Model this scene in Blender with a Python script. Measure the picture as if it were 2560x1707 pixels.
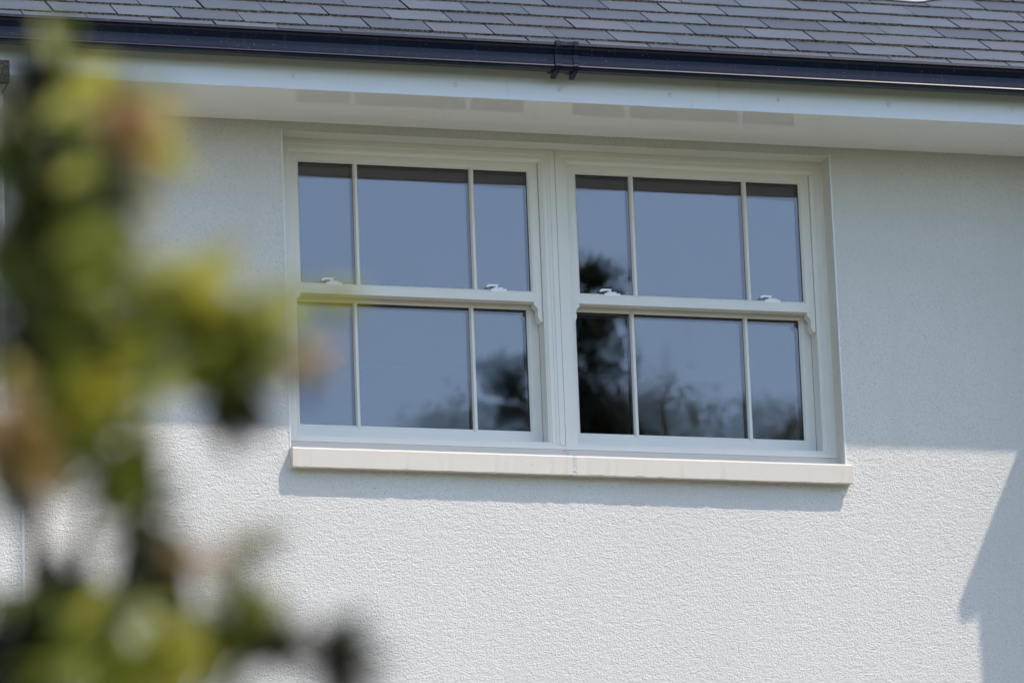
import bpy, bmesh, math, random
from math import radians, sin, cos, pi
from mathutils import Vector, Matrix, noise
random.seed(7)
scene = bpy.context.scene
for o in list(bpy.data.objects): bpy.data.objects.remove(o)
COL = scene.collection

# ------------------------------------------------------------------ camera
PITCH, YAW, ROLL = 0.2607, 0.2855, -0.0383
CAM = Vector((-5.4675, -21.9001, -5.6106))
fw = Vector((sin(YAW)*cos(PITCH), cos(YAW)*cos(PITCH), sin(PITCH)))
rt = Vector((cos(YAW), -sin(YAW), 0)); up = rt.cross(fw)
r2 = rt*cos(ROLL) + up*sin(ROLL); u2 = -rt*sin(ROLL) + up*cos(ROLL)
cd = bpy.data.cameras.new('camera'); cam = bpy.data.objects.new('camera', cd); COL.objects.link(cam)
m = Matrix((r2, u2, -fw)).transposed().to_4x4(); m.translation = CAM
cam.matrix_world = m
cd.sensor_width = 36; cd.lens = 200; cd.clip_start = 0.5; cd.clip_end = 3000
cd.dof.use_dof = True; cd.dof.focus_distance = 23.2; cd.dof.aperture_fstop = 2.85; cd.dof.aperture_blades = 9
scene.camera = cam

# ------------------------------------------------------------------ sky, sun, exposure
SA, SB = 1.13, 2.459                      # sun comes from (SA, -1, SB)
SUN_EL = math.atan2(SB, math.hypot(SA, 1)); SUN_ROT = math.atan2(SA, -1)
w = bpy.data.worlds.new("World"); scene.world = w; w.use_nodes = True
nt = w.node_tree; bg = nt.nodes['Background']
sky = nt.nodes.new('ShaderNodeTexSky'); sky.sky_type = 'NISHITA'; sky.sun_disc = False
sky.sun_elevation = SUN_EL; sky.sun_rotation = SUN_ROT; sky.air_density = 1.2; sky.dust_density = 1.3; sky.ozone_density = 3.0
nt.links.new(sky.outputs[0], bg.inputs[0]); bg.inputs[1].default_value = 0.15
sd = bpy.data.lights.new('sun', 'SUN'); sd.energy = 2.4; sd.angle = radians(0.53); sd.color = (1.0, 0.89, 0.76)
sun = bpy.data.objects.new('sun', sd); COL.objects.link(sun)
sun.rotation_euler = Vector((-SA, 1, -SB)).to_track_quat('-Z', 'Y').to_euler()
sun.location = (10, -10, 25)
vs = scene.view_settings; vs.view_transform = 'Standard'; vs.look = 'None'; vs.exposure = 0.86; vs.gamma = 1
scene.render.engine = 'CYCLES'
scene.cycles.max_bounces = 10; scene.cycles.transparent_max_bounces = 16

# ------------------------------------------------------------------ node helpers
def mat(name, col, rough=0.5, spec=0.5, var=None, bump=None, metal=0, coat=0):
    """var: list of (scale, detail, amount, colour, stretch) mixed over col; bump: list of (scale, detail, distance, strength)"""
    M = bpy.data.materials.new(name); M.use_nodes = True; T = M.node_tree; N = T.nodes; L = T.links
    P = N['Principled BSDF']; P.inputs['Roughness'].default_value = rough; P.inputs['Metallic'].default_value = metal
    P.inputs['Specular IOR Level'].default_value = spec; P.inputs['Coat Weight'].default_value = coat
    geo = N.new('ShaderNodeNewGeometry')
    rgb = N.new('ShaderNodeRGB'); rgb.outputs[0].default_value = (*col, 1); cur = rgb.outputs[0]
    for (sc, det, lo, hi, c2, st) in (var or []):
        mp = N.new('ShaderNodeMapping'); mp.inputs['Scale'].default_value = st; mp.inputs['Rotation'].default_value = (.62, .41, .83) if st == (1, 1, 1) else (.13, .0, .0)
        L.new(geo.outputs['Position'], mp.inputs[0])
        nz = N.new('ShaderNodeTexNoise'); nz.inputs['Scale'].default_value = sc; nz.inputs['Detail'].default_value = det
        L.new(mp.outputs[0], nz.inputs['Vector'])
        mr = N.new('ShaderNodeMapRange'); mr.inputs[1].default_value = lo; mr.inputs[2].default_value = hi
        L.new(nz.outputs[0], mr.inputs[0])
        mx = N.new('ShaderNodeMix'); mx.data_type = 'RGBA'
        L.new(mr.outputs[0], mx.inputs[0]); L.new(cur, mx.inputs[6]); mx.inputs[7].default_value = (*c2, 1)
        cur = mx.outputs[2]
    L.new(cur, P.inputs['Base Color'])
    nrm = None
    for (sc, det, dist, stg, st) in (bump or []):
        mp = N.new('ShaderNodeMapping'); mp.inputs['Scale'].default_value = st; mp.inputs['Rotation'].default_value = (.62, .41, .83) if st == (1, 1, 1) else (.13, .0, .0)
        L.new(geo.outputs['Position'], mp.inputs[0])
        nz = N.new('ShaderNodeTexNoise'); nz.inputs['Scale'].default_value = sc; nz.inputs['Detail'].default_value = det
        L.new(mp.outputs[0], nz.inputs['Vector'])
        b = N.new('ShaderNodeBump'); b.inputs['Distance'].default_value = dist; b.inputs['Strength'].default_value = stg
        L.new(nz.outputs[0], b.inputs['Height'])
        if nrm: L.new(nrm, b.inputs['Normal'])
        nrm = b.outputs[0]
    if nrm: L.new(nrm, P.inputs['Normal'])
    M['p'] = 1
    return M
U = (1, 1, 1)
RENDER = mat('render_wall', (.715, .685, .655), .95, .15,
    var=[(120, 2, .54, .74, (.57, .55, .52), U), (210, 1, .67, .74, (.50, .48, .45), (.55, 1, 1.25)), (.9, 4, .45, .75, (.655, .63, .60), (1, 1, .5)), (7, 3, .55, .8, (.67, .645, .61), (1, 1, .2))],  # dark specks and dashes put the grain's self-shadow into the colour
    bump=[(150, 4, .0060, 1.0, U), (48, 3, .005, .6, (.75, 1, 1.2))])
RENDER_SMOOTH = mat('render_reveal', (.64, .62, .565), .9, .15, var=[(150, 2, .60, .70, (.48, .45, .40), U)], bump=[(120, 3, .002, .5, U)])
BEAD = mat('bead_plastic', (.82, .83, .84), .5, .3, var=[(20, 2, .5, .8, (.7, .7, .7), U)])
FRAME = mat('frame_paint', (.775, .745, .695), .38, .45, var=[(2.5, 4, .5, .8, (.70, .70, .66), U), (220, 1, .77, .80, (.45, .42, .36), U)], bump=[(300, 2, .0004, .3, (1, 1, .1))])
PVC = mat('soffit_pvc', (.80, .80, .77), .05, .65, var=[(5, 3, .5, .8, (.77, .77, .74), (1, 2, 1)), (90, 0, .86, .88, (.5, .48, .44), U)])
FASCIA = mat('fascia_pvc', (.79, .79, .83), .15, .6, var=[(30, 3, .66, .86, (.64, .66, .66), (1, 1, .12)), (110, 0, .88, .90, (.5, .48, .44), U)])  # white board; the blue of reflected sky is tinted into its base colour
GUTTER = mat('gutter_plastic', (.007, .010, .024), .17, .22, var=[(40, 3, .6, .8, (.024, .027, .038), (1, 1, .15)), (160, 0, .79, .82, (.10, .10, .11), U)])
STONE = mat('sill_stone', (.66, .605, .54), .9, .2, var=[(3, 3, .4, .9, (.64, .585, .52), U), (60, 3, .70, .76, (.54, .50, .44), U)], bump=[(220, 3, .0012, .5, U), (40, 2, .001, .5, U)])
MORTAR = mat('mortar', (.60, .585, .54), .95, .1, var=[(120, 3, .5, .7, (.45, .43, .38), U)], bump=[(150, 3, .006, .9, U)])
BLACK = mat('black_gasket', (.010, .010, .012), .35, .5)
SPACER = mat('grey_spacer', (.10, .105, .11), .35, .5)
LOCK = mat('lock_white', (.86, .87, .88), .25, .5)
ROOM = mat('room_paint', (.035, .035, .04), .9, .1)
BARK = mat('bark', (.060, .040, .028), .9, .2, var=[(60, 3, .45, .7, (.11, .08, .05), (1, 1, .3))], bump=[(120, 3, .004, .7, U)])
LAWN = mat('lawn', (.060, .075, .028), .9, .2, var=[(.6, 4, .4, .7, (.085, .09, .035), U), (25, 3, .4, .7, (.035, .07, .018), U)], bump=[(60, 3, .03, .8, U)])
PAVE = mat('paving', (.32, .29, .25), .9, .2, var=[(1.5, 4, .4, .7, (.38, .36, .33), U), (60, 3, .5, .7, (.30, .29, .27), U)], bump=[(80, 3, .004, .6, U)])
PALE = mat('pale_patch_mat', (.36, .36, .36), .6, .3, var=[(9, 3, .5, .8, (.66, .66, .64), U)])
def slate_mat():
    M = mat('slate', (.064, .073, .084), .5, .32,
        var=[(3.2, 4, .42, .72, (.080, .086, .094), (1, 1, 1)), (26, 5, .52, .78, (.050, .056, .066), (.5, 1.8, 1.8)), (85, 2, .72, .76, (.22, .22, .21), (.5, 1.6, 1.6))],
        bump=[(28, 5, .0035, .7, (.5, 1.6, 1.6)), (240, 2, .0006, .5, U)])
    T = M.node_tree; N = T.nodes; L = T.links; P = N['Principled BSDF']
    oi = N.new('ShaderNodeObjectInfo'); src = P.inputs['Base Color'].links[0].from_socket
    hs = N.new('ShaderNodeHueSaturation'); mr = N.new('ShaderNodeMapRange'); mr.inputs[3].default_value = .66; mr.inputs[4].default_value = 1.16
    L.new(oi.outputs['Random'], mr.inputs[0]); L.new(mr.outputs[0], hs.inputs['Value']); L.new(src, hs.inputs['Color'])
    m2 = N.new('ShaderNodeMath'); m2.operation = 'FRACT'; m3 = N.new('ShaderNodeMath'); m3.operation = 'MULTIPLY'; m3.inputs[1].default_value = 17.3
    L.new(oi.outputs['Random'], m3.inputs[0]); L.new(m3.outputs[0], m2.inputs[0])
    mx = N.new('ShaderNodeMix'); mx.data_type = 'RGBA'; mr2 = N.new('ShaderNodeMapRange'); mr2.inputs[1].default_value = .65; mr2.inputs[2].default_value = 1.0; mr2.inputs[4].default_value = .4
    L.new(m2.outputs[0], mr2.inputs[0]); L.new(mr2.outputs[0], mx.inputs[0]); L.new(hs.outputs[0], mx.inputs[6]); mx.inputs[7].default_value = (.080, .074, .078, 1)
    L.new(mx.outputs[2], P.inputs['Base Color'])
    return M
SLATE = slate_mat()
EDGE = mat('slate_edge', (.11, .10, .092), .95, .1, var=[(110, 2, .40, .56, (.03, .027, .027), (1, 1, 1))], bump=[(160, 2, .004, .9, U)])

def glass_mat(name, F0, tint, wav):
    M = bpy.data.materials.new(name); M.use_nodes = True; T = M.node_tree; N = T.nodes; L = T.links
    for n in list(N): N.remove(n)
    out = N.new('ShaderNodeOutputMaterial'); mx = N.new('ShaderNodeMixShader'); g = N.new('ShaderNodeBsdfGlossy'); t = N.new('ShaderNodeBsdfTransparent')
    g.inputs['Roughness'].default_value = 0.0; g.inputs['Color'].default_value = (.92, .90, .97, 1); t.inputs[0].default_value = (*tint, 1)
    fr = N.new('ShaderNodeFresnel'); fr.inputs[0].default_value = F0
    geo = N.new('ShaderNodeNewGeometry'); nz = N.new('ShaderNodeTexNoise'); nz.inputs['Scale'].default_value = 2.6; nz.inputs['Detail'].default_value = 1
    b = N.new('ShaderNodeBump'); b.inputs['Distance'].default_value = wav; b.inputs['Strength'].default_value = 1
    L.new(geo.outputs['Position'], nz.inputs['Vector']); L.new(nz.outputs[0], b.inputs['Height']); L.new(b.outputs[0], g.inputs['Normal'])
    # fine dust specks on the pane
    d = N.new('ShaderNodeBsdfDiffuse'); d.inputs[0].default_value = (.55, .53, .50, 1); n2 = N.new('ShaderNodeTexNoise'); n2.inputs['Scale'].default_value = 170; n2.inputs['Detail'].default_value = 1
    L.new(geo.outputs['Position'], n2.inputs['Vector']); mr = N.new('ShaderNodeMapRange'); mr.inputs[1].default_value = .74; mr.inputs[2].default_value = .80; mr.inputs[4].default_value = .35
    L.new(n2.outputs[0], mr.inputs[0]); mx2 = N.new('ShaderNodeMixShader')
    L.new(fr.outputs[0], mx.inputs[0]); L.new(t.outputs[0], mx.inputs[1]); L.new(g.outputs[0], mx.inputs[2])
    L.new(mr.outputs[0], mx2.inputs[0]); L.new(mx.outputs[0], mx2.inputs[1]); L.new(d.outputs[0], mx2.inputs[2]); L.new(mx2.outputs[0], out.inputs[0])
    return M
GLASS = glass_mat('window_glass', 2.04, (.82, .86, .86), .0003)

def leaf_mat(name, c, c2, trans):
    M = mat(name, c, .42, .5, var=[(14, 2, .4, .65, c2, U)])
    T = M.node_tree; N = T.nodes; L = T.links; P = N['Principled BSDF']
    tr = N.new('ShaderNodeBsdfTranslucent'); L.new(P.inputs['Base Color'].links[0].from_socket, tr.inputs[0])
    mx = N.new('ShaderNodeMixShader'); mx.inputs[0].default_value = trans
    L.new(P.outputs[0], mx.inputs[1]); L.new(tr.outputs[0], mx.inputs[2]); L.new(mx.outputs[0], N['Material Output'].inputs[0])
    return M
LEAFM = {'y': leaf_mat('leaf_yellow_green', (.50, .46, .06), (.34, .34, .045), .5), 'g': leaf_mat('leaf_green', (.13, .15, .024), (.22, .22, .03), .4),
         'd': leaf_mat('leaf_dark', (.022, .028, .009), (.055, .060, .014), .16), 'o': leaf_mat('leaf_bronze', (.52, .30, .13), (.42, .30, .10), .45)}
CROWN = leaf_mat('crown_leaves', (.08, .09, .02), (.20, .16, .03), .5)
NEEDLE = leaf_mat('conifer_needles', (.04, .055, .025), (.10, .085, .03), .3)

# ------------------------------------------------------------------ mesh helpers
def link(name, me, M, parent=None, **kw):
    o = bpy.data.objects.new(name, me); COL.objects.link(o)
    if M and me is not None and not me.materials:
        me.materials.append(M)
    if parent: o.parent = parent
    for k, v in kw.items(): o[k] = v
    return o
def empty(name, loc, parent=None, **kw):
    o = bpy.data.objects.new(name, None); COL.objects.link(o); o.location = loc; o.empty_display_size = .1
    if parent: o.parent = parent
    for k, v in kw.items(): o[k] = v
    return o
def pydata(name, v, f, smooth=False):
    me = bpy.data.meshes.new(name); me.from_pydata(v, [], f); me.validate(); me.update()
    if smooth:
        for p in me.polygons: p.use_smooth = True
    return me
def fix(me):
    bm = bmesh.new(); bm.from_mesh(me); bmesh.ops.recalc_face_normals(bm, faces=bm.faces); bm.to_mesh(me); bm.free(); return me
def box(bm, x0, x1, y0, y1, z0, z1, bev=0):
    r = bmesh.ops.create_cube(bm, size=1, matrix=Matrix.Translation(((x0+x1)/2, (y0+y1)/2, (z0+z1)/2)) @ Matrix.Diagonal((x1-x0, y1-y0, z1-z0, 1)))
    if bev:
        es = list({e for v in r['verts'] for e in v.link_edges})
        bmesh.ops.bevel(bm, geom=es, offset=bev, segments=2, profile=.5, affect='EDGES')
def mk(name, bm):
    me = bpy.data.meshes.new(name); bm.to_mesh(me); bm.free(); return me
def boxobj(name, M, parent, *boxes, **kw):
    bm = bmesh.new()
    for b in boxes: box(bm, *b)
    return link(name, mk(name, bm), M, parent, **kw)
def extrude_x(name, prof, x0, x1, cap=True, wob=0, n=1):
    """closed profile of (y,z) swept along x"""
    k = len(prof); v = []; f = []
    for i in range(n+1):
        x = x0 + (x1-x0)*i/n
        v += [(x, y, z) for (y, z) in prof]
    for i in range(n):
        for j in range(k):
            a = i*k+j; b = i*k+(j+1) % k
            f.append((a, b, b+k, a+k))
    if cap: f += [tuple(range(k)), tuple(n*k+j for j in reversed(range(k)))]
    return fix(pydata(name, v, f))
def ring(name, x0, x1, z0, z1, prof, L=1, R=1, T=1, B=1, closed=True):
    """mitred frame: profile of (inset, y) swept round a rectangle"""
    v = []; f = []; k = len(prof)
    for (d, y) in prof:
        v += [(x0+d*L, y, z0+d*B), (x1-d*R, y, z0+d*B), (x1-d*R, y, z1-d*T), (x0+d*L, y, z1-d*T)]
    rng = range(k) if closed else range(k-1)
    for j in rng:
        j2 = (j+1) % k
        for c in range(4):
            c2 = (c+1) % 4
            f.append((j*4+c, j*4+c2, j2*4+c2, j2*4+c))
    return fix(pydata(name, v, f))

# ================================================================== GROUND
def gz(y): 
    t = min(max((-4.0-y)/12, 0), 1); t = t*t*(3-2*t)
    return -4.2 - 3.0*t
ys = [12, 0, -2, -4] + [-4-i for i in range(1, 13)] + [-18, -24, -40, -80, -300, -1500]
xs = [-1500, -300, -60, -20, -10, -5, 0, 5, 10, 20, 60, 300, 1500]
v = [(x, y, gz(y) + (0.05*noise.noise((x*.3, y*.3, 0)) if y < -4 and abs(x) < 100 else 0)) for y in [1500, 300, 60]+ys for x in xs]
nx = len(xs); ny = len(ys)+3
f = [(j*nx+i, (j+1)*nx+i, (j+1)*nx+i+1, j*nx+i+1) for j in range(ny-1) for i in range(nx-1)]
link('lawn', fix(pydata('lawn', v, f, True)), LAWN, kind='structure')
bm = bmesh.new(); box(bm, -9, 12, -3.6, .0, -4.3, -4.12); 
link('paving', mk('paving', bm), PAVE, kind='structure')

# ================================================================== HOUSE
house = empty('house', (0, 0, 0), label='pale rendered house with grey slate roof, dark gutter and a pair of sash windows', category='house')
OW, OH, RV = 2.40, 1.352, 0.096
WL, WR, WB, WT, TH = -3.0, 6.5, -4.3, 1.42, .30
# main wall: one sheet with the window opening, its reveals and back
o_ = [(0, 0), (OW, 0), (OW, OH), (0, OH)]; c_ = [(WL, WB), (WR, WB), (WR, WT), (WL, WT)]
SB0 = -0.05
o_ = [(0, SB0), (OW, SB0), (OW, OH), (0, OH)]
v = [(x, 0, z) for x, z in c_] + [(x, 0, z) for x, z in o_] + [(x, TH, z) for x, z in c_] + [(x, TH, z) for x, z in o_]
f = []
for i in range(4):
    j = (i+1) % 4
    f += [(i, j, 4+j, 4+i), (8+j, 8+i, 12+i, 12+j), (i, 8+i, 8+j, j)]
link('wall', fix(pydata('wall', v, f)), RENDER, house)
# smooth reveal linings, 3 mm thick on the opening faces
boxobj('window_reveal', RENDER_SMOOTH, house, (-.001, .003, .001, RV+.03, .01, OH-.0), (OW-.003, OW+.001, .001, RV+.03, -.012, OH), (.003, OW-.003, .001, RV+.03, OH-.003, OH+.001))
bm = bmesh.new(); box(bm, -.0020, .0025, -.0030, .006, -.012, OH+.004, .001)
link('corner_bead', mk('corner_bead', bm), BEAD, house)
bm = bmesh.new(); box(bm, OW-.0025, OW+.0032, -.0040, .006, -.012, OH+.004, .001)
link('corner_bead', mk('corner_bead', bm), BEAD, house)

# ---- sill in two stones with a mortar joint
sp = [(-.0465, -.095), (-.0465, -.020), (-.041, -.0125), (.028, -.004), (.096, .048), (.16, .048), (.16, -.09), (-.020, -.09), (-.022, -.084), (-.030, -.084), (-.032, -.097), (-.0425, -.0985)]
def sill(x0, x1, seed):
    n = 60; k = len(sp); v = []; f = []; rnd = random.Random(seed)
    for i in range(n+1):
        x = x0+(x1-x0)*i/n
        for j, (y, z) in enumerate(sp):
            a = noise.noise((x*9+seed, j*.01, 0))*.0012
            if j in (0, 10, 11) and rnd.random() < .22: z += rnd.uniform(.001, .0045); y += rnd.uniform(0, .002)
            if j in (1, 2): z += noise.noise((x*25, seed, 0))*.0008
            v.append((x, y+a*.5, z+a))
    for i in range(n):
        for j in range(k):
            a = i*k+j; b = i*k+(j+1) % k; f.append((a, b, b+k, a+k))
    f += [tuple(range(k)), tuple(n*k+j for j in reversed(range(k)))]
    return fix(pydata('sill_stone', v, f))
sl = empty('window_sill', (0, 0, 0), house)
link('sill_stone', sill(-.001, 1.188, 1), STONE, sl)
link('sill_stone', sill(1.206, 2.4128, 5), STONE, sl)
link('mortar_joint', extrude_x('mortar_joint', [(y+.0003, z-.0006) for y, z in sp], 1.187, 1.207), MORTAR, sl)

# ---- sash windows
def horn_mesh(mirror, y0, y1):
    pts = [(.034, .006), (.034, -.085), (.030, -.087), (.024, -.083), (.018, -.075), (.0135, -.064), (.0125, -.054), (.0145, -.044), (.0150, -.036), (.0125, -.027), (.008, -.021), (.002, -.017), (-.001, -.013), (-.001, .006)]
    n = len(pts); s = -1 if mirror else 1
    v = [(s*x, y0, z) for x, z in pts] + [(s*x, y1, z) for x, z in pts]
    f = [tuple(range(n)), tuple(range(2*n-1, n-1, -1))] + [(i, n+i, n+(i+1) % n, (i+1) % n) for i in range(n)]
    return fix(pydata('sash_horn', v, f))
def bar_mesh(name, z0, z1, yf, yb, wf, wb, ext):
    # glazing bar: bevelled front, with tips running on over the rails
    pr = [(-wb/2, yb), (-wb/2, yf+.012), (-wf/2, yf+.003), (-wf/2+.0015, yf), (wf/2-.0015, yf), (wf/2, yf+.003), (wb/2, yf+.012), (wb/2, yb)]
    k = len(pr); v = []
    for t in (0, 1):
        for (x, y) in pr:
            e = ext if y <= yf+.004 else .001
            v.append((x, y, z0-e if t == 0 else z1+e))
    f = [(j, (j+1) % k, k+(j+1) % k, k+j) for j in range(k)] + [tuple(range(k)), tuple(range(2*k-1, k-1, -1))]
    return fix(pydata(name, v, f))
HM = [horn_mesh(False, .1185, .166), horn_mesh(True, .1185, .166)]
FR = ring('outer_frame', 0, 1.194, .048, OH-.001, [(0, .24), (0, RV), (.026, RV), (.0275, RV+.0025), (.0445, RV+.0025), (.046, RV+.006), (.050, RV+.0065), (.056, RV+.012), (.0585, RV+.013), (.0585, .24)], B=.55)
SASH = [(0, 0.050), (0, 0), (.0285, 0), (.0295, .0018), (.036, .003), (.040, .010), (.0425, .0115), (.0425, .050)]
UP = dict(x0=.0555, x1=1.1335, z0=.687, z1=1.2995, y=.118, L=1, R=1.02, T=1, B=1.13)
LO = dict(x0=.0555, x1=1.1335, z0=.076, z1=.716, y=.186, L=.93, R=1.13, T=1.02, B=1.66)
for S in (UP, LO):
    S['me'] = ring('sash', S['x0'], S['x1'], S['z0'], S['z1'], [(d, y+S['y']) for d, y in SASH], L=S['L'], R=S['R'], T=S['T'], B=S['B'])
    g = .0425; S['g'] = (S['x0']+g*S['L'], S['x1']-g*S['R'], S['z0']+g*S['B'], S['z1']-g*S['T'])
    a, b, c, d = S['g']
    S['gask'] = ring('gasket', a-.004, b+.004, c-.004, d+.004, [(0, S['y']+.0165), (0.0058, S['y']+.0165), (.0065, S['y']+.0205), (.0085, S['y']+.022), (.009, S['y']+.042), (0, S['y']+.042)])
    bx = [a, .3325+.0105, .8365+.0105, b]
    S['bx'] = bx
    S['bar'] = bar_mesh('glazing_bar', c, d, S['y']+.0012, S['y']+.0193, .0125, .0205, .009)
    S['ibar'] = bar_mesh('inner_glazing_bar', c, d, S['y']+.0445, S['y']+.062, .0205, .0125, 0)
    S['sbar'] = boxobj; 
    S['panes'] = []
    for i in range(3):
        x0 = bx[i]-(0 if i == 0 else 0); x1 = bx[i+1]
        vv = []; ff = []
        nxp = 10; nzp = 10
        for q, (yy, bow) in enumerate(((S['y']+.0203, -.00025), (S['y']+.0425, .0011))):
            k0 = len(vv)   # the sealed unit bows a little: outer leaf one way, inner leaf the other
            for iz in range(nzp+1):
                for ix in range(nxp+1):
                    x = x0+.0004+(x1-x0-.0008)*ix/nxp; z = c+(d-c)*iz/nzp
                    u_ = (x-(a+b)/2)/((b-a)/2); w_ = (z-(c+d)/2)/((d-c)/2)
                    vv.append((x, yy+bow*(1-u_*u_)*(1-w_*w_)+(bow*.5*u_*w_), z))
            for iz in range(nzp):
                for ix in range(nxp):
                    n0 = k0+iz*(nxp+1)+ix; ff.append((n0, n0+1, n0+nxp+2, n0+nxp+1))
        S['panes'].append(pydata('pane', vv, ff, True))
def lock_mesh():
    bm = bmesh.new()
    box(bm, -.022, .046, -.0055, .0055, -.012, .0025, .0006)
    box(bm, -.010, .030, -.005, .005, .0027, .0082, .0008)
    box(bm, -.002, .006, -.004, .004, .0084, .0118, .0004)
    pts = [(.008, .0120), (.008, .0205), (-.028, .0205), (-.036, .0190), (-.041, .0150), (-.043, .0100), (-.041, .0078), (-.033, .0080), (-.029, .0105), (-.024, .0122)]
    a = [bm.verts.new((x, -.0055, z)) for x, z in pts]; b = [bm.verts.new((x, .0055, z)) for x, z in pts]; n = len(pts)
    bm.faces.new(a); bm.faces.new(list(reversed(b)))
    for i in range(n): bm.faces.new((a[i], b[i], b[(i+1) % n], a[(i+1) % n]))
    bmesh.ops.recalc_face_normals(bm, faces=bm.faces)
    return mk('sash_lock', bm)
LK = lock_mesh()
for wi, X in enumerate((0.0, 1.206)):
    W = empty('sash_window', (X, 0, 0), house, label='left half of the paired sash window' if wi == 0 else 'right half of the paired sash window')
    link('outer_frame', FR, FRAME, W)
    for nm, S in (('upper_sash', UP), ('lower_sash', LO)):
        link(nm, S['me'], FRAME, W); link('gasket', S['gask'], BLACK, W)
        for x in S['bx'][1:3]:
            for k, M in (('bar', FRAME), ('ibar', FRAME)):
                o = link(S[k].name.split('.')[0], S[k], M, W); o.location.x = x
        for x in S['bx'][1:3]: boxobj('spacer_bar', SPACER, W, (x-.0055, x+.0055, S['y']+.0212, S['y']+.0412, S['g'][2], S['g'][3]))
        for p in S['panes']: link('pane', p, GLASS, W)
    for hx, me in ((UP['x1']-.034, HM[0]), (UP['x0']+.034, HM[1])):
        o = link('sash_horn', me, FRAME, W); o.location = (hx, 0, UP['z0'])
    for lx in (.226, .936):
        o = link('sash_lock', LK, LOCK, W); o.location = (lx, .1245, UP['g'][2]+.0005)
    boxobj('sub_sill', FRAME, W, (.0, 1.194, RV-.006, .235, .046, .0635, .0015))
boxobj('cover_strip', FRAME, house, (1.180, 1.2035, RV-.0035, RV+.03, .0645, OH-.004, .001))
boxobj('frame_packer', FRAME, house, (1.1945, 1.2055, RV+.010, RV+.12, .046, OH-.004))
boxobj('sub_sill_joiner', FRAME, house, (1.1945, 1.2055, RV-.0055, RV+.12, .0465, .063))
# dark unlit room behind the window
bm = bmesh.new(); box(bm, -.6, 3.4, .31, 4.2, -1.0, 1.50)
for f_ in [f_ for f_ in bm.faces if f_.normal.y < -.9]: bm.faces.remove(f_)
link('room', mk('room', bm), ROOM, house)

# ---- eaves
D = .459
boxobj('soffit_board', PVC, house, (-2.9, -.7995, -D+.018, -.0015, 1.387, 1.397, .0008), (-.7985, 3.1495, -D+.018, -.0015, 1.387, 1.397, .0008), (3.1505, 3.98, -D+.018, -.0015, 1.387, 1.397, .0008))
for x in (-.799, 3.150): boxobj('soffit_joint_trim', PVC, house, (x-.013, x+.013, -D+.02, -.002, 1.3848, 1.3868))
fa = empty('fascia', (0, 0, 0), house)
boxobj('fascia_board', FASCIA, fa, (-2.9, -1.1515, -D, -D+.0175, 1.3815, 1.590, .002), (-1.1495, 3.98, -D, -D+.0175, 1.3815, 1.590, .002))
bm = bmesh.new(); bmesh.ops.create_uvsphere(bm, u_segments=12, v_segments=6, radius=.0095, matrix=Matrix.Diagonal((1, .55, 1, 1)))
NP = mk('nail_cap', bm)
for x, z in ((-1.9, 1.44), (-1.30, 1.441), (-.692, 1.440), (-.056, 1.436), (.626, 1.433), (1.072, 1.433), (1.55, 1.434), (2.026, 1.436), (2.513, 1.440), (3.067, 1.443), (3.6, 1.44)):
    o = link('nail_cap', NP, BEAD, fa); o.location = (x, -D-.001, z)
GP = [(-.5865, 1.597), (-.5905, 1.5845), (-.5810, 1.5800), (-.5740, 1.573), (-.5690, 1.548), (-.5705, 1.526), (-.5725, 1.516), (-.5734, 1.5115), (-.5742, 1.5065), (-.5775, 1.5025), (-.5795, 1.4975), (-.5765, 1.4905), (-.560, 1.4865), (-.520, 1.4885), (-.4635, 1.512), (-.4635, 1.596)]
def offs(P, d):
    out = []
    for i in range(len(P)):
        a = Vector(P[max(i-1, 0)]); b = Vector(P[min(i+1, len(P)-1)]); t = (b-a).normalized(); n = Vector((t.y, -t.x))
        out.append((P[i][0]+n.x*d, P[i][1]+n.y*d))
    return out
inner = offs(GP, -.002)
if inner[4][0] < GP[4][0]: inner = offs(GP, .002)
inner[0] = (GP[0][0]+.0008, GP[0][1]-.0004)
sg = 1 if inner[4][0] > GP[4][0] else -1
gu = empty('gutter', (0, 0, 0), house)
link('gutter_trough', extrude_x('gutter_trough', GP + inner[::-1], -2.9, 3.86), GUTTER, gu)
dirn = -1 if offs(GP, .01)[4][0] > GP[4][0] else 1
def strap(x0, x1, d, end, lo=.0006):
    P = GP[:-2] + [(-.4635, 1.508)] if end else GP[:-1]
    o = offs(P, dirn*d); i_ = offs(P, dirn*lo)
    o[0] = (o[0][0], o[0][1]+.003); i_[0] = (i_[0][0]+.012, o[0][1])
    return extrude_x('union_strap', o+i_[::-1], x0, x1)
for x in (1.021, 1.100):
    link('union_strap', strap(x, x+.021, .0075, True), GUTTER, gu)
    link('strap_foot', extrude_x('strap_foot', [(-.5835, 1.492), (-.5800, 1.482), (-.505, 1.464), (-.505, 1.480), (-.575, 1.5)], x+.0004, x+.0206), GUTTER, gu)
link('union_plate', strap(1.0425, 1.0995, .0035, True), GUTTER, gu)

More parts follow.
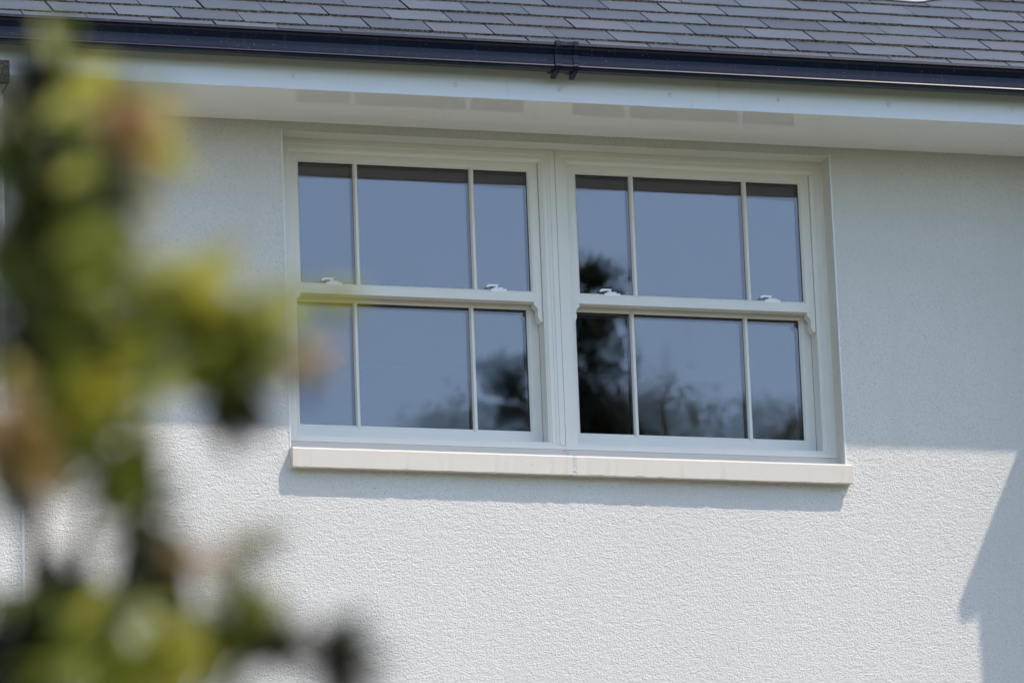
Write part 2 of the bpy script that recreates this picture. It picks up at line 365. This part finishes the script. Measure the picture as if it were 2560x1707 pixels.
# ---- slate roof
PH = radians(33); CP, SPn = cos(PH), sin(PH)
R0 = Vector((0, -.51, 1.600)); ex = Vector((1, 0, 0)); es = Vector((0, CP, SPn)); en = Vector((0, -SPn, CP))
roof = empty('roof', (0, 0, 0), house)
def P3(x, s, h): return R0 + ex*x + es*s + en*h
bm = bmesh.new()
a = [P3(-2.8, .02, -.045), P3(6.5, .02, -.045), P3(6.5, 3.9, -.045), P3(-2.8, 3.9, -.045)]
b = [p-en*.05 for p in a]; va = [bm.verts.new(p) for p in a]; vb = [bm.verts.new(p) for p in b]
bm.faces.new(va); bm.faces.new(vb[::-1])
for i in range(4): bm.faces.new((va[i], vb[i], vb[(i+1) % 4], va[(i+1) % 4]))
bmesh.ops.recalc_face_normals(bm, faces=bm.faces)
link('roof_deck', mk('roof_deck', bm), BARK, roof)
def slate_mesh(seed, stuff=None, sx=0, ss=0, wd=.2625):
    rnd = random.Random(seed); n = 9; ln = .33; th = .0105; tilt = .0085/.18
    v = []; f = []; mi = []
    top = []; bot = []; bot0 = []
    hw = wd/2-.0019
    q0 = rnd.uniform(-.002, .002)
    for i in range(n+1):
        x = -hw+2*hw*i/n
        e = rnd.uniform(-.0022, .0022)+q0*(i/n-.5)*2
        if i in (0, n): e += rnd.uniform(-.0025, .004)
        top.append((x, e+.0035, 0)); bot.append((x, e*.4-.001+rnd.uniform(-.001, .001), -th+rnd.uniform(-.001, .001)))
    side = []
    rows = [0, .06, .12, .19, ln]
    for r, s in enumerate(rows):
        for i in (0, n):
            side.append((-hw if i == 0 else hw, s))
    # top surface: tail row + up row
    def add(p):
        x, s, h = p; v.append(tuple(ex*(x+sx)+es*(s+ss)+en*(h-s*tilt))); return len(v)-1
    tt = [add(p) for p in top]; bb = [add(p) for p in bot]
    li = [add((-hw+rnd.uniform(-.0012, .0012), s, 0)) for s in rows[1:]]; ri = [add((hw+rnd.uniform(-.0012, .0012), s, 0)) for s in rows[1:]]
    f.append(tt+[ri[0], li[0]]); mi.append(0)
    for k in range(3): f.append((li[k], ri[k], ri[k+1], li[k+1])); mi.append(0)
    lb = [add((-hw, s, -th)) for s in rows[1:]]; rb = [add((hw, s, -th)) for s in rows[1:]]
    for i in range(n): f.append((bb[i], bb[i+1], tt[i+1], tt[i])); mi.append(1)
    L1 = [tt[0]]+li; L2 = [bb[0]]+lb; R1 = [tt[-1]]+ri; R2 = [bb[-1]]+rb
    for k in range(4):
        f.append((L1[k], L1[k+1], L2[k+1], L2[k])); mi.append(1); f.append((R2[k], R2[k+1], R1[k+1], R1[k])); mi.append(1)
    return v, f, mi
def smesh(v, f, mi):
    me = pydata('slate', v, f); me.materials.append(SLATE); me.materials.append(EDGE)
    for p, m_ in zip(me.polygons, mi): p.material_index = m_
    return me
VAR = [smesh(*slate_mesh(s)) for s in range(14)]
G, SW = .180, .2655
S_FIRST = -.012; rnd = random.Random(3)
sv, sf, smi = [], [], []
cnt = 0
for r in range(22):
    s = S_FIRST + G*r
    ph = 2.156 if r % 2 == 1 else 2.156+SW/2-.003
    ph += {0: 0, 1: 0, 2: 0, 3: -.018, 4: -.018, 5: -.036, 6: -.04}.get(r, rnd.uniform(-.03, .03))
    x = ph - math.ceil((ph+2.7)/SW)*SW + SW/2
    while x < 6.4:
        jx = rnd.uniform(-.0022, .0022); js = rnd.uniform(-.004, .004); jh = rnd.uniform(0, .0022); rz = rnd.uniform(-.008, .008)
        if r < 9:
            o = link('slate', rnd.choice(VAR), None, roof)
            B = Matrix((ex, es, en)).transposed()
            o.matrix_local = Matrix.Translation(P3(x+jx, s+js, jh)) @ (B @ Matrix.Rotation(rz, 3, 'Z') @ Matrix.Rotation(rnd.uniform(-.004, .004), 3, 'Y') @ B.inverted()).to_4x4()
            cnt += 1
        else:
            v_, f_, m_ = slate_mesh(rnd.randrange(999), sx=x+jx, ss=s+js); k = len(sv)
            sv += [tuple(Vector(p)+R0+en*jh) for p in v_]; sf += [tuple(i+k for i in q) for q in f_]; smi += m_
        x += SW
print('slates', cnt)
o = link('upper_slates', smesh(sv, sf, smi), None, roof, kind='stuff')
bm = bmesh.new(); ridge = P3(0, S_FIRST+G*22+.03, 0)
box(bm, -2.8, 6.5, ridge.y-.02, ridge.y+.16, ridge.z-.06, ridge.z+.03, .01)
link('ridge_capping', mk('ridge_capping', bm), SLATE, roof)
# rear slope and gable closers
v = [(-2.8, ridge.y+.1, ridge.z), (6.5, ridge.y+.1, ridge.z), (6.5, ridge.y+3.4, 1.5), (-2.8, ridge.y+3.4, 1.5)]
v += [(-2.8, .31, 1.40), (6.5, .31, 1.40)]
v += [(-2.8, .31, -4.3), (6.5, .31, -4.3), (6.5, ridge.y+3.4, -4.3), (-2.8, ridge.y+3.4, -4.3), (-2.8, .31, 2.02), (6.5, .31, 2.02)]
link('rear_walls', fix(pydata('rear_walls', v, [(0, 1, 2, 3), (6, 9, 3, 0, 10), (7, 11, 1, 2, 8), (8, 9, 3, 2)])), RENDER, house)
# pale patch lying on the slates at the very top of the picture
bm = bmesh.new()
fl = [(2.735, 1.175), (2.80, 1.155), (2.86, 1.172), (2.90, 1.158), (2.99, 1.150), (3.03, 1.162), (3.08, 1.205), (3.12, 1.235), (3.16, 1.26), (3.16, 1.45), (2.735, 1.45)]
va = [bm.verts.new(P3(x, s-.030, .006)) for x, s in fl]; vb = [bm.verts.new(P3(x, s-.030, .001)) for x, s in fl]
bm.faces.new(va); bm.faces.new(vb[::-1])
for i in range(len(fl)): j = (i+1) % len(fl); bm.faces.new((va[i], vb[i], vb[j], va[j]))
bmesh.ops.recalc_face_normals(bm, faces=bm.faces)
link('pale_patch', mk('pale_patch', bm), PALE, roof, label='pale patch on the dark slates')

# ---- projecting wing on the right (out of the picture; throws the stepped shadow)
wg = empty('side_wing', (0, 0, 0), house)
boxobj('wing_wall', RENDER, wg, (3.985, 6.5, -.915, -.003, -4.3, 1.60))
def gy(pts, y0, y1, nm):  # profile in (x,z) swept along y
    k = len(pts); v = [(x, y0, z) for x, z in pts]+[(x, y1, z) for x, z in pts]
    return fix(pydata(nm, v, [(j, (j+1) % k, k+(j+1) % k, k+j) for j in range(k)]+[tuple(range(k)), tuple(range(2*k-1, k-1, -1))]))
link('wing_gutter', gy([(3.874, 1.600), (3.874, 1.528), (3.90, 1.520), (3.983, 1.560), (3.983, 1.600), (3.978, 1.600), (3.978, 1.566), (3.90, 1.528), (3.880, 1.536), (3.880, 1.600)], -.892, -.589, 'wing_gutter'), GUTTER, wg)
link('wing_roof', gy([(3.90, 1.615), (3.90, 1.63), (6.5, 3.32), (6.5, 3.26)], -.885, .9, 'wing_roof'), SLATE, wg)
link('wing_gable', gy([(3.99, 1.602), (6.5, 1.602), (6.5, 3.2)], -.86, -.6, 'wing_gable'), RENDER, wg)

# ---- projecting pier at the left edge with a slate capped verge
lw = empty('side_pier', (0, 0, 0), house)
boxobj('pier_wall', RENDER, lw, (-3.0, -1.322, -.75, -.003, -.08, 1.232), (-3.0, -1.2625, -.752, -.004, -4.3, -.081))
boxobj('corner_bead', BEAD, lw, (-1.3245, -1.3185, -.7512, -.745, -.079, 1.20), (-1.2680, -1.2585, -.7530, -.745, -4.1, -.082))
me = gy([(-3.0, 1.241), (-1.299, 1.241), (-1.2975, 1.250), (-1.3005, 1.262), (-1.298, 1.275), (-1.300, 1.29), (-1.2975, 1.305), (-1.301, 1.331), (-3.0, 1.331)], -.80, -.50, 'verge_slate')
link('verge_slate', me, EDGE, lw)
me = gy([(-3.0, 1.2335), (-1.323, 1.2335), (-1.306, 1.2385), (-3.0, 1.2385)], -.78, -.52, 'verge_bedding')
link('verge_bedding', me, MORTAR, lw)

# ================================================================== TREES behind the camera (seen in the glass)
def tube(bm, pts, rads, seg=6):
    rings = []
    for i, p in enumerate(pts):
        p = Vector(p); t = (Vector(pts[min(i+1, len(pts)-1)])-Vector(pts[max(i-1, 0)])).normalized()
        a = t.orthogonal().normalized(); b = t.cross(a)
        rings.append([bm.verts.new(p+(a*cos(2*pi*k/seg)+b*sin(2*pi*k/seg))*rads[i]) for k in range(seg)])
    for i in range(len(rings)-1):
        for k in range(seg): bm.faces.new((rings[i][k], rings[i][(k+1) % seg], rings[i+1][(k+1) % seg], rings[i+1][k]))
    bm.faces.new(rings[0][::-1]); bm.faces.new(rings[-1])
def leafquads(rnd, c, n, sp, size, V, F, droop=0):
    for _ in range(n):
        p = Vector(c)+Vector((rnd.gauss(0, sp), rnd.gauss(0, sp), rnd.gauss(0, sp*.6)))
        a = Vector((rnd.uniform(-1, 1), rnd.uniform(-1, 1), rnd.uniform(-.6, .6)-droop)).normalized(); b = a.orthogonal().normalized()
        b = (Matrix.Rotation(rnd.uniform(0, 6.28), 3, a) @ b)
        s = size*rnd.uniform(.6, 1.3); k = len(V)
        V += [tuple(p-a*s), tuple(p+b*s*.35), tuple(p+a*s), tuple(p-b*s*.35)]; F.append((k, k+1, k+2, k+3))
def conifer(x, y, top, h, w, seed, label, detail_from=0, dens=1.0):
    g = gz(y); rnd = random.Random(seed); t = empty('conifer_tree', (x, y, g), label=label, category='tree', group='trees behind the camera reflected in the glass')
    H = top-g; bm = bmesh.new()
    tube(bm, [(0, 0, 0), (.05, 0, H*.4), (0, .04, H*.75), (0, 0, H-.05)], [.22, .14, .06, .008])
    V, F = [], []
    z = H*.25
    while z < H-.1:
        fr = (H-z)/(H*.75); r = w*fr**.85
        for k in range(rnd.randint(3, 5)):
            a = rnd.uniform(0, 6.28); L = r*rnd.uniform(.55, 1.15); pts = []; 
            for q in range(5):
                u = q/4; pts.append((cos(a)*L*u, sin(a)*L*u, z + L*.22*math.sin(u*2.4) - L*.45*u*u))
            tube(bm, pts, [.03*fr+.006]*2+[.015*fr+.004]*2+[.003], 4)
            for q in range(1, 5):
                for sft in (0, .5):
                    u = (q-sft)/4; c = Vector(pts[q-1]).lerp(Vector(pts[q]), 1-sft)
                    for st in range(3):
                        o0 = Vector((rnd.gauss(0, .12), rnd.gauss(0, .12), 0)); hl = rnd.uniform(.05, .14+.35*fr)
                        for kk in range(4): leafquads(rnd, c+o0-Vector((0, 0, hl*kk/3)), 2, .022, .040, V, F, droop=1.6)
        z += rnd.uniform(.16, .30)*(1 if H-z < 4 else 1.8)
    link('trunk', mk('trunk', bm), BARK, t); link('crown', pydata('crown', V, F), NEEDLE, t)
def broadleaf(x, y, top, w, seed, label):
    g = gz(y); rnd = random.Random(seed); t = empty('broadleaf_tree', (x, y, g), label=label, category='tree', group='trees behind the camera reflected in the glass')
    H = top-g; bm = bmesh.new(); tube(bm, [(0, 0, 0), (.1, 0, H*.3), (0, .1, H*.6), (.05, 0, H*.9)], [.3, .22, .12, .03])
    V, F = [], []
    for i in range(190):
        u = rnd.random()**.6; z = H*(.35+.63*u); rr = w*math.sqrt(max(0, 1-((z/H-.55)/.47)**2))*rnd.uniform(.3, 1)
        a = rnd.uniform(0, 6.28); c = (cos(a)*rr, sin(a)*rr, z)
        if i % 3 == 0: tube(bm, [(0, 0, z*.8), (c[0]*.5, c[1]*.5, z*.92), c], [.05, .03, .01], 4)
        leafquads(rnd, c, 110, .17, .05, V, F)
    link('trunk', mk('trunk', bm), BARK, t); link('crown', pydata('crown', V, F), CROWN, t)
conifer(6.30, -15.9, 5.75, 1, 1.8, 11, 'tall dark drooping conifer nearest the house, reflected in the right window')
conifer(9.24, -27.9, 8.35, 1, 1.3, 12, 'slim spiky conifer reflected at the right edge of the left window')
broadleaf(8.80, -28.4, 8.0, 1.2, 21, 'rounded tree reflected low in the left window')
broadleaf(10.75, -28.2, 8.2, 1.6, 22, 'bushy tree reflected low in the middle of the right window')
broadleaf(6.95, -17.2, 4.95, 1.25, 25, 'low olive rounded tree beside the tall conifer, reflected along the bottom of the right window')
broadleaf(12.1, -28.0, 8.0, 1.3, 23, 'spreading tree reflected in the last pane of the right window')

# unseen tree belt added to cut low sky light, below what glass reflects
rnd = random.Random(77); V, F = [], []
for i in range(9000):
    a = rnd.uniform(0, 6.28); r = rnd.uniform(62, 70); top = 2.5+2.2*noise.noise((cos(a)*6, sin(a)*6, 0))
    z = rnd.uniform(-7.3, top); p = Vector((cos(a)*r, -10+sin(a)*r, z))
    q = Vector((rnd.uniform(-1, 1), rnd.uniform(-1, 1), rnd.uniform(-1, 1))).normalized(); q2 = q.orthogonal().normalized(); s = rnd.uniform(.7, 1.6); k = len(V)
    V += [tuple(p-q*s), tuple(p+q2*s*.8), tuple(p+q*s), tuple(p-q2*s*.8)]; F.append((k, k+1, k+2, k+3))
o = link('sky_blocking_wood', pydata('sky_blocking_wood', V, F), CROWN); o['kind'] = 'stuff'; o['label'] = 'unseen belt of trees added to cut the low sky light'; o['category'] = 'woodland'

# ================================================================== SHRUB in front
shrub = empty('shrub', (-6.2, -15.6, gz(-15.6)), label='out of focus leafy shrub with yellow green and bronze leaves close to the camera', category='shrub')
sb = shrub.location.copy()
BR={
 'a':[(-4.101, -15.207, -4.64), (-4.145, -15.354, -4.328), (-4.188, -15.485, -4.163), (-4.216, -15.616, -4.027), (-4.235, -15.746, -3.919), (-4.244, -15.776, -3.81), (-4.262, -15.899, -3.743), (-4.249, -15.929, -3.658), (-4.237, -15.945, -3.615)],
 'b':[(-4.218, -15.633, -3.96), (-4.201, -15.764, -3.88), (-4.184, -15.891, -3.821), (-4.191, -15.906, -3.765), (-4.17, -16.019, -3.761), (-4.135, -16.025, -3.766)],
 'c':[(-4.212, -15.623, -4.005), (-4.177, -15.754, -3.933), (-4.128, -15.874, -3.922), (-4.079, -15.979, -3.967), (-4.028, -15.994, -3.955), (-3.997, -16.106, -3.966)],
 'd':[(-4.128, -15.874, -3.922), (-4.096, -15.969, -3.988), (-4.06, -15.968, -4.023), (-4.033, -15.965, -4.057)],
 'e':[(-4.127, -15.358, -4.328), (-4.152, -15.591, -4.186), (-4.149, -15.718, -4.097), (-4.153, -15.827, -4.077)],
 'f':[(-4.149, -15.718, -4.097), (-4.125, -15.819, -4.135), (-4.122, -15.903, -4.227), (-4.088, -15.912, -4.219), (-4.037, -15.926, -4.212), (-4.018, -16.034, -4.223)],
 'g':[(-4.103, -15.363, -4.329), (-4.087, -15.585, -4.278), (-4.042, -15.701, -4.273), (-3.995, -15.817, -4.273), (-3.957, -15.923, -4.313), (-3.938, -16.023, -4.361), (-3.904, -16.026, -4.392)],
 'h':[(-4.211, -15.617, -4.028), (-4.244, -15.712, -4.042), (-4.277, -15.812, -4.036)],
}
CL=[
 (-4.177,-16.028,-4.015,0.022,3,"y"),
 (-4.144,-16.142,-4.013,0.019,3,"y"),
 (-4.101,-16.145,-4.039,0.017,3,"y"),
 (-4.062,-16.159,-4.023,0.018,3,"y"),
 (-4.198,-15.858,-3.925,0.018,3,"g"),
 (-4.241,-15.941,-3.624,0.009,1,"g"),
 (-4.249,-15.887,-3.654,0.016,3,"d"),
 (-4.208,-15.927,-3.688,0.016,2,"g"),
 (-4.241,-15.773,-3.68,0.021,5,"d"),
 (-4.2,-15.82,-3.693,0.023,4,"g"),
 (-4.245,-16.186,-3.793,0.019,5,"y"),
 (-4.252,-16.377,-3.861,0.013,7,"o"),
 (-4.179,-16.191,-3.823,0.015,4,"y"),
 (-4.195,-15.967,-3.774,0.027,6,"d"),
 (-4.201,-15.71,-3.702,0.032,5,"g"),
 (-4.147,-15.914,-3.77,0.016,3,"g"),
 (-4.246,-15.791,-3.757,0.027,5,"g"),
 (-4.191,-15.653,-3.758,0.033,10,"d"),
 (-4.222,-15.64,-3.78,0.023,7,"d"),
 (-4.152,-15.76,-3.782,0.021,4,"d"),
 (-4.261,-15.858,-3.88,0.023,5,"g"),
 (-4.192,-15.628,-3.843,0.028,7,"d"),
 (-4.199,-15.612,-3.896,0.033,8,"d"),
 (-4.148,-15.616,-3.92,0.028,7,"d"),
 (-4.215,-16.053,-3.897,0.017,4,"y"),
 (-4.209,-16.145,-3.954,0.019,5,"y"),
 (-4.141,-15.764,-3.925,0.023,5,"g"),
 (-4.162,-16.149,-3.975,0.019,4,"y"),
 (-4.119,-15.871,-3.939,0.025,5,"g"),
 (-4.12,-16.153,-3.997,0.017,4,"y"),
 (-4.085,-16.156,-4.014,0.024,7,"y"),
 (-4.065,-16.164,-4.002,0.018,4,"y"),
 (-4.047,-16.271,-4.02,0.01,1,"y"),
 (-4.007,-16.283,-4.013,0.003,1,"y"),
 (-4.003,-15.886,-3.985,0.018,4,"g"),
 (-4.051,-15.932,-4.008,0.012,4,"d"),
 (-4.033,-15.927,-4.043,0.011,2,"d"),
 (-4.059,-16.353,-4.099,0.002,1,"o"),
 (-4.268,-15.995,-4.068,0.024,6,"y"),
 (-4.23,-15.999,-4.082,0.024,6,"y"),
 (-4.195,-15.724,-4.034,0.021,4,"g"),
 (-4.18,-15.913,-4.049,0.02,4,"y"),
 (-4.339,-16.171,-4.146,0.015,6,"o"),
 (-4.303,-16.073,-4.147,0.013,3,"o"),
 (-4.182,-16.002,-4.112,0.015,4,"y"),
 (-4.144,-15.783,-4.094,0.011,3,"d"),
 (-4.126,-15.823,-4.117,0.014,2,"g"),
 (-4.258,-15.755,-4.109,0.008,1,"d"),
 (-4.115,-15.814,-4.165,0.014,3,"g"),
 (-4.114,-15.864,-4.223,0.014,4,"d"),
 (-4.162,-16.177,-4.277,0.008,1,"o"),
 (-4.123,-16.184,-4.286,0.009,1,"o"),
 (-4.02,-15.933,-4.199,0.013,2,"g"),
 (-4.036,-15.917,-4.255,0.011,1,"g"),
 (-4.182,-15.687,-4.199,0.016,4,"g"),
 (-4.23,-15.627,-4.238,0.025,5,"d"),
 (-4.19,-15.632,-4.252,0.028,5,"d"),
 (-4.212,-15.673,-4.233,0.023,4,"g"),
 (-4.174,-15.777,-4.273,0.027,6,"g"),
 (-4.231,-15.94,-4.332,0.017,2,"y"),
 (-4.167,-15.957,-4.316,0.024,4,"y"),
 (-4.047,-15.804,-4.276,0.02,3,"g"),
 (-4.159,-16.054,-4.359,0.022,6,"y"),
 (-4.055,-15.797,-4.298,0.018,4,"g"),
 (-4.003,-15.816,-4.269,0.02,5,"g"),
 (-3.982,-15.878,-4.3,0.013,3,"d"),
 (-3.954,-15.983,-4.331,0.013,3,"d"),
 (-3.92,-15.987,-4.353,0.008,1,"d"),
 (-4.22,-15.618,-4.287,0.032,5,"d"),
 (-4.135,-15.633,-4.298,0.032,5,"d"),
 (-4.167,-15.561,-4.312,0.042,4,"g"),
 (-4.123,-15.853,-4.361,0.036,5,"y"),
]
# 289

rnd = random.Random(5)
segs = []
for kname, pts in BR.items():
    P = [Vector(p)-sb for p in pts]; n = len(P)
    if kname in ('a', 'e', 'g'): P = [Vector((P[0].x*.4+.1, P[0].y*.5, .0))] + P; n += 1
    Q = []
    for i in range(n-1):
        for t in (0, .33, .66):
            Q.append(P[i].lerp(P[i+1], t)+Vector([rnd.uniform(-.012, .012) for _ in range(3)])*(1 if i or t else 0))
    Q.append(P[-1]); m_ = len(Q)
    r0 = .014 if kname in ('a', 'e', 'g') else .007
    bm = bmesh.new(); tube(bm, Q, [r0*(1-i/m_)+.0025 for i in range(m_)], 6)
    link('branch', mk('branch', bm), BARK, shrub); segs += Q
def leaf_mesh(seed):
    r_ = random.Random(seed); L = 1.0; W = r_.uniform(.24, .34); V = []; F = []
    n = 7; curl = r_.uniform(-.25, .1)
    for i in range(n+1):
        t = i/n; w_ = W*math.sin(pi*min(1, t*.97+.03))**.8*.5; z = curl*t*t
        V += [(t*L, -w_, z+w_*.35), (t*L, 0, z), (t*L, w_, z+w_*.35)]
    for i in range(n):
        a = i*3; F += [(a, a+3, a+4, a+1), (a+1, a+4, a+5, a+2)]
    return V, F
LM = {}
for c in 'ygdo':
    LM[c] = []
    for s in range(4):
        V, F = leaf_mesh(s); me = pydata('leaf', V, F, True); me.materials.append(LEAFM[c]); LM[c].append(me)
fillV = {c: ([], []) for c in 'ygdo'}
made = 0
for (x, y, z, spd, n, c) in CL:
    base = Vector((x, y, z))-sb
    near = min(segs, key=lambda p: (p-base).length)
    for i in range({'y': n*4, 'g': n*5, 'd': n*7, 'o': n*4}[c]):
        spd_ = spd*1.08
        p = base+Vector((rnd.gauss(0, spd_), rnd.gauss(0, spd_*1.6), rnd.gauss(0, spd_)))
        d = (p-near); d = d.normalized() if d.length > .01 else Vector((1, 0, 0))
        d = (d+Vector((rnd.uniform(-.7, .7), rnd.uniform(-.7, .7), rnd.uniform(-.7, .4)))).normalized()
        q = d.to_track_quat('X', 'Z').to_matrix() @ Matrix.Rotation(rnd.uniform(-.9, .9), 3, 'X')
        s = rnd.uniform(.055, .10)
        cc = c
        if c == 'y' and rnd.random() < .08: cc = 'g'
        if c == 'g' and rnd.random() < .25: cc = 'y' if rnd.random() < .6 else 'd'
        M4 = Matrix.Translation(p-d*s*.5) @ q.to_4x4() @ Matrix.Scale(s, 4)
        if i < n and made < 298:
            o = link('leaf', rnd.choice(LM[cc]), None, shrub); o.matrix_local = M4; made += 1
        else:
            me = rnd.choice(LM[cc]); V, F = fillV[cc]; k = len(V)
            V += [tuple(M4 @ v_.co) for v_ in me.vertices]; F += [tuple(k+j for j in pl.vertices) for pl in me.polygons]
V, F, MI = [], [], []
me = bpy.data.meshes.new('inner_foliage')
for ci, cc in enumerate('ygdo'):
    k = len(V); V += fillV[cc][0]; F += [tuple(k+j for j in f_) for f_ in fillV[cc][1]]; MI += [ci]*len(fillV[cc][1]); me.materials.append(LEAFM[cc])
me.from_pydata(V, [], F)
for pl, m_ in zip(me.polygons, MI): pl.material_index = m_; pl.use_smooth = True
link('inner_foliage', me, None, shrub, kind='stuff')
print('leaves', made)
